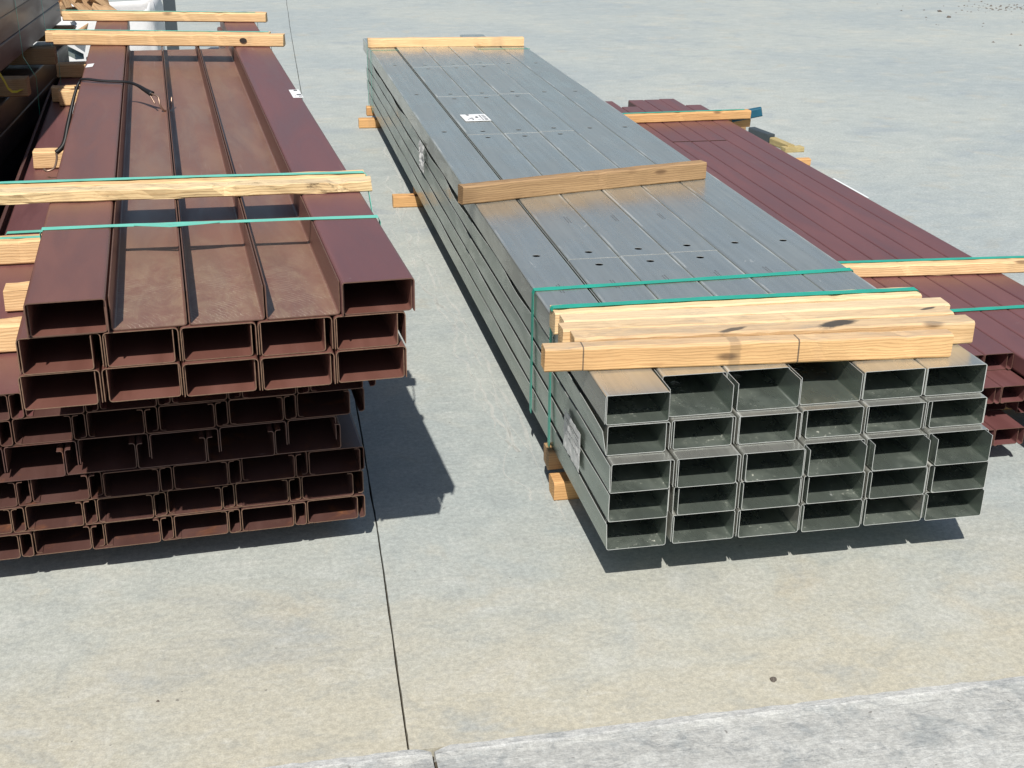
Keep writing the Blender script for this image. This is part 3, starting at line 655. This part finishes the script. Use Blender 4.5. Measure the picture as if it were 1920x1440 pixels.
# foundation bearers under the lower bundle
for bb, nm in ((.9, 'near'), (2.9, 'middle'), (5.2, 'far')):
    timber(Bp(-1.35, bb), Bp(-.10, bb), .09, .093, 0, WB, '%s ground bearer in the dark beneath lower brown bundle' % nm, 'ground bearers of the lower brown bundle', seed=int(bb * 10))

# black bungee cord with steel hooks
bc = bpy.data.objects.new('bungee_cord', None); C.objects.link(bc); tag(bc, 'black rubber tie-down cord with steel hooks over the left brown box', 'bungee cord')
tube([Bp(-1.082, 2.985, .705), Bp(-1.045, 3.00, .74), Bp(-1.02, 3.05, .82), Bp(-.985, 3.12, .93), Bp(-.957, 3.16, .99), Bp(-.93, 3.14, 1.005), Bp(-.85, 3.09, 1.003), Bp(-.745, 3.04, 1.003), Bp(-.70, 2.98, .998), Bp(-.665, 2.92, .985), Bp(-.638, 2.878, .975)],
     [.016, .017, .015, .010, .008, .0075, .0075, .0075, .008, .011, .015], BK, 'cord', bc, flat=.7)
tube([Bp(-.638, 2.878, .975), Bp(-.612, 2.85, .965), Bp(-.606, 2.83, .930), Bp(-.588, 2.84, .905), Bp(-.562, 2.87, .912), Bp(-.553, 2.90, .955)], .0042, HK, 'hook', bc)
tube([Bp(-.645, 2.87, .968), Bp(-.632, 2.85, .945), Bp(-.628, 2.845, .935)], .0035, HK, 'hook', bc)
tube([Bp(-1.082, 2.985, .705), Bp(-1.078, 2.93, .69), Bp(-1.09, 2.88, .66), Bp(-1.12, 2.87, .65), Bp(-1.135, 2.89, .655)], .005, HK, 'hook', bc)
# stickers on the brown boxes
nb = lambda a, b: Vector((a * cb - b * sb, a * sb + b * cb, 0))
sticker('product_label', 'white label folded over right edge of the upper brown bundle', Bp(-.042, 2.565, BT + .0012), nb(.044, 0), nb(0, .20), bars=[(.45, .8, .82, .95), (.5, .95, .3, .42), (.3, .35, .15, .25), (.62, .95, .12, .2)])
sticker('tape_scrap', 'white scrap of tape on far left brown box top', Bp(-.945, 3.56, BT + .0012), nb(.032, .02), nb(.006, .10))
sticker('paper_scrap', 'white paper scrap on left wall of the upper brown bundle', Bp(-.9575, 2.50, BT - .115), nb(0, .23), (0, 0, .10))

# ------------------------------------------------------------------ far left stack
FY = -.03; fx = lambda d, y: (-2.2 + d * math.cos(FY) + (y - 3) * math.sin(-FY), y + d * math.sin(FY))
FG = 'dark brown channels of the tall far left stack'
for pile, (z0, rows, hh) in enumerate(((.10, 5, .135), (.905, 6, .128))):
    for i in range(rows):
        for j in range(3):
            off = [(-.03, -.0, .0, .02, .02), (0, 0, .012, 0, .012, 0)][pile][i] if j == 0 else 0
            q = fx(-.2 * (j + 1) + off, .6)
            pn = ('upper', 'lower')[pile == 0]
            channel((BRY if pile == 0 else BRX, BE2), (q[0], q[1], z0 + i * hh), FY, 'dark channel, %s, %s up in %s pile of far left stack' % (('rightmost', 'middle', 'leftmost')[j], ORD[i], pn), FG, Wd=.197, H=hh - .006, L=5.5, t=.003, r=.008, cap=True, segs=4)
for yy, zz, d1, nm in ((2.75, .79, .11, 'nearest'), (3.95, .785, .13, 'second'), (5.0, .785, .11, 'third'), (5.95, .79, .09, 'farthest')):
    timber(fx(-.7, yy), fx(d1, yy), .085, .095 if yy != 9 else .1, zz, WB, '%s bearer between the upper and lower piles of tall far left stack' % nm, 'bearers of the far left stack', seed=int(yy * 7))
for yy in (1.2, 5.0):
    timber(fx(-.7, yy), fx(0, yy), .09, .095, 0, WB, '%s ground bearer below the tall far left stack' % ('near' if yy < 2 else 'far'), 'bearers of the far left stack', seed=int(yy * 9))
for yy, s in ((4.55, 1), (5.35, 2)):
    ribbon([fx(.006, yy) + (1.7,), fx(.016, yy) + (.90,), fx(.075, yy - .02) + (.79,), fx(.065, yy - .06) + (.2,)], (0, 1, 0), .012, GR, 'strap', '%s green strap down the side of the tall far left stack' % ('nearer', 'farther')[s - 1], 'strap', SG)
ribbon([(-2.12, 3.60, .985), (-2.119, 3.687, .941), (-2.117, 3.764, .896), (-2.113, 3.815, .851), (-2.105, 3.87, .825), (-2.09, 3.92, .815), (-2.06, 3.96, .825)], (0, 1, .2), .03, YEL, 'lashing_strap', 'short yellow webbing end hanging by the far left stack', 'strap')

# ------------------------------------------------------------------ low brown bundle on the right
QY = -.003; Q = .118; QX = 2.205 - 7 * Q; QT = .36
qf = {0: [.74, .74, .74, .30, .30, .33, .28], 1: [.61, .61, .61, .84, .8, .85, .8], 2: [.70, .70, .70, .66, .68, .66, .7], 3: [.56, .56, .56, .88, .85, .9, .85]}
qe = [5.75, 5.72, 5.70, 5.72, 5.74, 5.78, 5.48]; qb = [5.71, 5.71, 5.48, 5.72, 5.72, 5.75, 5.5]
QG = 'brown C sections of the low right bundle'
for i in range(4):
    z = QT - (i + 1) * .0705
    for j in range(7):
        f0_ = qf[i][j]; x = QX + j * Q + [0, .004, 0, -.028][i] + .003 * (f0_ - 2.5); pos = '%s, %s, low right bundle' % (colname(j), rowname(i, 4)); f = qf[i][j]
        L = round(qb[j] - f, 2)
        channel((BRP, BE2), (x + .002, f + .012, z), QY, 'upturned brown C section, ' + pos, QG, Wd=.098, H=.064, L=L, lip=.014, t=.002, r=.006, segs=2)
        if i == 0 and j in (2, 3, 4):        # the top caps of three columns are in two lengths
            for a, b, nm in ((f, 4.33, 'near'), (4.345, f + L, 'far')):
                channel((BRP, BE2), (x + .003 * (a - f), a, z + .0035), QY, 'brown cap, %s length, %s' % (nm, pos), QG, Wd=Q - .003, H=.0655 if nm == 'near' else .0665, L=round(b - a, 2), lip=.014, t=.002, r=.006, segs=3, cap=True)
        elif i != 2:
            channel((BRP, BE2), (x, f, z + .0035), QY, 'brown cap, ' + pos, QG, Wd=Q - .003, H=.0655, L=L, lip=.014, t=.002, r=.006, segs=3, cap=True)
timber((1.30, 1.645), (2.95, 1.545), .06, .052, QT + .001, WP, 'pale timber across the near end of the low right bundle', None, seed=40)
timber((1.32, 4.90), (2.365, 4.945), .075, .056, QT + .001, WO, 'orange timber across the far end of the low right bundle', None, seed=41)
ribbon([(1.3, 1.70, QT + .0555), (2.95, 1.60, QT + .0555)], (0, 1, 0), .026, GR, 'strap', 'green strap along the near timber of the low right bundle', 'strap', SG, jit=.004)
ribbon([(1.372, 1.186, QT - .05), (1.374, 1.186, QT + .002), (2.206, 1.184, QT + .002), (2.21, 1.184, QT - .2)], (0, 1, 0), .030, GR, 'strap', 'green strap over bare brown caps at the right frame edge', 'strap', SG, jit=.005)
ribbon([(1.33, 4.95, QT + .0585), (2.33, 4.985, QT + .0585)], (0, 1, 0), .026, GR, 'strap', 'green strap along the far timber of the low right bundle', 'strap', SG)
# blue-ended timber crossing behind the orange one
bt = timber((2.30, 4.74), (2.44, 4.82), .062, .058, QT + .004, WO, 'short timber with blue painted side sticking out past the orange one', None, seed=42, bow=0)
bt.location = (2.26, 5.02, QT - .035); bt.rotation_euler = (0, -.24, -.30); bt.data.materials.clear(); bt.data.materials.append(BLUE); bt.data.materials.append(WB)
bt.data.polygons[len(bt.data.polygons) - 1].material_index = 1; bt.scale = (1.3, 1.0, 1.0)
SKG = 'offcuts beside the low right bundle'
for lb, p, a, L_, d_, h_, z_, mt in (('orange bearer end under the blue-ended timber', (2.20, 5.02), .05, .20, .06, .055, .29, WO), ('dark bearer end just below the blue-ended timber', (2.18, 5.20), -.1, .25, .07, .06, .22, WB),
        ('dark brown offcut leaning beside the low right bundle', (2.81, 6.06), -1.38, .27, .06, .07, .0, DK), ('pale yellow stick on the concrete beyond the low right bundle', (2.87, 5.78), -1.45, .27, .055, .05, .0, CLEAT),
        ('flat yellow offcut lying right of the pale stick', (2.87, 5.47), .06, .15, .08, .035, .0, CLEAT)):
    t_ = timber(p, (p[0] + L_ * math.cos(a), p[1] + L_ * math.sin(a)), d_, h_, z_, mt, lb, SKG, seed=int(L_ * 100), bow=0)
for q, yy in enumerate((1.0, 2.9, 4.98)):
    timber((1.4, yy), (2.19 if q else 2.1, yy), .08, .072, 0, WO, '%s ground bearer beneath the low right bundle' % ('near', 'middle', 'far')[q], 'ground bearers of the low right bundle', seed=50 + q)
timber((2.25, 5.02), (2.885, 5.06), .05, .05, 0, WO, 'orange bearer tip showing past the right edge of low bundle', None, seed=55)
sticker('product_label', 'white label strip on the far right edge of the low bundle', (2.196, 2.88, QT + .0006), (.012, 0, 0), (0, .42, 0))

# ------------------------------------------------------------------ background: bag of firewood, posts, offcuts
fb = bpy.data.objects.new('firewood_bag', None); C.objects.link(fb); fb.location = (-2.09, 8.25, 0); tag(fb, 'large open white woven bag filled with split firewood', 'firewood bag')
nx, nz = 40, 14; vs = []; fs = []
for k in range(nz + 1):
    u = k / nz
    for i in range(nx):
        a = i / nx * 2 * math.pi; c_, s_ = math.cos(a), math.sin(a); e = .22
        x = .47 * abs(c_) ** e * (1 if c_ > 0 else -1); y = .45 * abs(s_) ** e * (1 if s_ > 0 else -1)
        bul = 1 + .07 * math.sin(u * math.pi) + .05 * noise.noise(Vector((c_ * 2, s_ * 2, u * 3))) + .02 * noise.noise(Vector((c_ * 7, s_ * 7, u * 9)))
        zr = .74 + .10 * math.cos(a) + .03 * noise.noise(Vector((c_ * 2, s_ * 2, 9)))
        vs.append((x * bul, y * bul, u * zr))
for k in range(nz):
    for i in range(nx):
        j = (i + 1) % nx; fs.append((k * nx + i, k * nx + j, (k + 1) * nx + j, (k + 1) * nx + i))
fs.append(tuple(range(nx)))
sk = link('bag', fix(mesh('bag', vs, fs, None, True)), (BAG,), fb); sm = sk.modifiers.new('s', 'SOLIDIFY'); sm.thickness = .006
def log_mesh(sd):
    rr = random.Random(sd); r_ = rr.uniform(.05, .075); L = rr.uniform(.28, .38); pr = [(0, 0)] + [(r_ * math.cos(a), r_ * math.sin(a)) for a in [k / 5 * rr.uniform(1.2, 2.0) for k in range(6)]]
    n = len(pr); vs = []; fs = []
    for s in range(4):
        for x, z in pr: vs.append((s / 3 * L, x + rr.uniform(-.004, .004), z + rr.uniform(-.004, .004)))
    for s in range(3):
        for k in range(n):
            k2 = (k + 1) % n; fs.append((s * n + k, s * n + k2, (s + 1) * n + k2, (s + 1) * n + k))
    fs += [tuple(range(n)), tuple(3 * n + k for k in range(n))]; me = fix(mesh('log', vs, fs)); me.materials.append(LOG); return me
lm = [log_mesh(s) for s in range(5)]
for k in range(24):
    o = link('split_log', lm[k % 5], (), None, (-2.20 + R.uniform(-.28, .16), 8.20 + R.uniform(-.34, .26), .62 + R.uniform(0, .24)))
    o.rotation_euler = (R.uniform(0, 6), R.uniform(-.9, .9), R.uniform(0, 6)); tag(o, 'split firewood log lying among others in the open white bag', 'firewood log', 'split logs in the white bag')
for k in range(10):
    o = link('split_log', lm[k % 5], (), None, (-2.24 + R.uniform(-.2, .2), 7.93 + R.uniform(-.06, .1), .74 + R.uniform(0, .09)))
    o.rotation_euler = (R.uniform(0, 6), R.uniform(.3, 1.2) * R.choice([-1, 1]), R.uniform(0, 6)); tag(o, 'split firewood log lying among others in the open white bag', 'firewood log', 'split logs in the white bag')
pb = bpy.data.objects.new('steel_post', None); C.objects.link(pb); pb.location = (-1.60, 9.9, 0); tag(pb, 'dark grey steel post standing right of the white bag', 'steel post')
box('post_shaft', -.055, .055, -.05, .05, .01, 1.7, DK, pb); box('base_plate', -.09, .09, -.09, .09, 0, .01, DK, pb)
# small metal offcuts and foil between the left stacks
for k, (a, b, z_, rz_) in enumerate(((-1.16, 6.35, .62, .3), (-1.08, 6.2, .62, -.2), (-1.20, 6.6, .60, .5))):
    channel((ZND, ZE), Bp(a, b, z_), BYAW + rz_, '%s galvanised offcut in the gap behind the left bearers' % ORD[k], 'galvanised offcuts', Wd=.06, H=.035, L=.5, t=.0016, r=.004, segs=2)
crumple('foil_scrap', 'crumpled silver foil hanging behind the far bearers', -2.06, (6.3, 6.5), (.72, .86), PL, 12, .03, False)

# ------------------------------------------------------------------ stones on the ground
def stone(x, y, s, lab, sd):
    bm = bmesh.new(); bmesh.ops.create_icosphere(bm, subdivisions=2, radius=s)
    for v in bm.verts: v.co *= 1 + .5 * noise.noise(v.co / s * 1.3 + Vector((sd, 0, 0))); v.co.z = max(v.co.z * .6, -.2 * s)
    me = bpy.data.meshes.new('stone'); bm.to_mesh(me); bm.free(); o = link('stone', me, (STN,), None, (x, y, .2 * s)); tag(o, lab, 'stone')
stone(.33, -.49, .009, 'small brown lump of dirt on the concrete near the kerb', 1)
stone(-1.25, -.29, .004, 'tiny dark pebble on the sandy concrete at lower left', 2)
stone(8.57, 13.6, .03, 'dark pebble far off on the concrete, upper of a pair', 3)
stone(8.35, 12.96, .03, 'dark pebble far off on the concrete, lower of a pair', 4)
vs = []; fs = []
for k in range(170):
    s = R.uniform(.006, .024); cl = R.random() < .7
    x = 9.9 + R.gauss(0, .45) if cl else R.uniform(7.6, 10.6); y = 14.0 + R.gauss(0, .28) if cl else R.uniform(10, 14.5); b = len(vs)
    for t in range(5): vs.append((x + s * math.cos(t * 1.257) * R.uniform(.6, 1.2), y + s * math.sin(t * 1.257), 0))
    vs.append((x, y, s * .6))
    for t in range(5): fs.append((b + t, b + (t + 1) % 5, b + 5))
o = link('gravel', mesh('gravel', vs, fs), (STN,)); tag(o, 'scatter of dark grit on the far concrete at upper right', 'gravel', None, 'stuff')
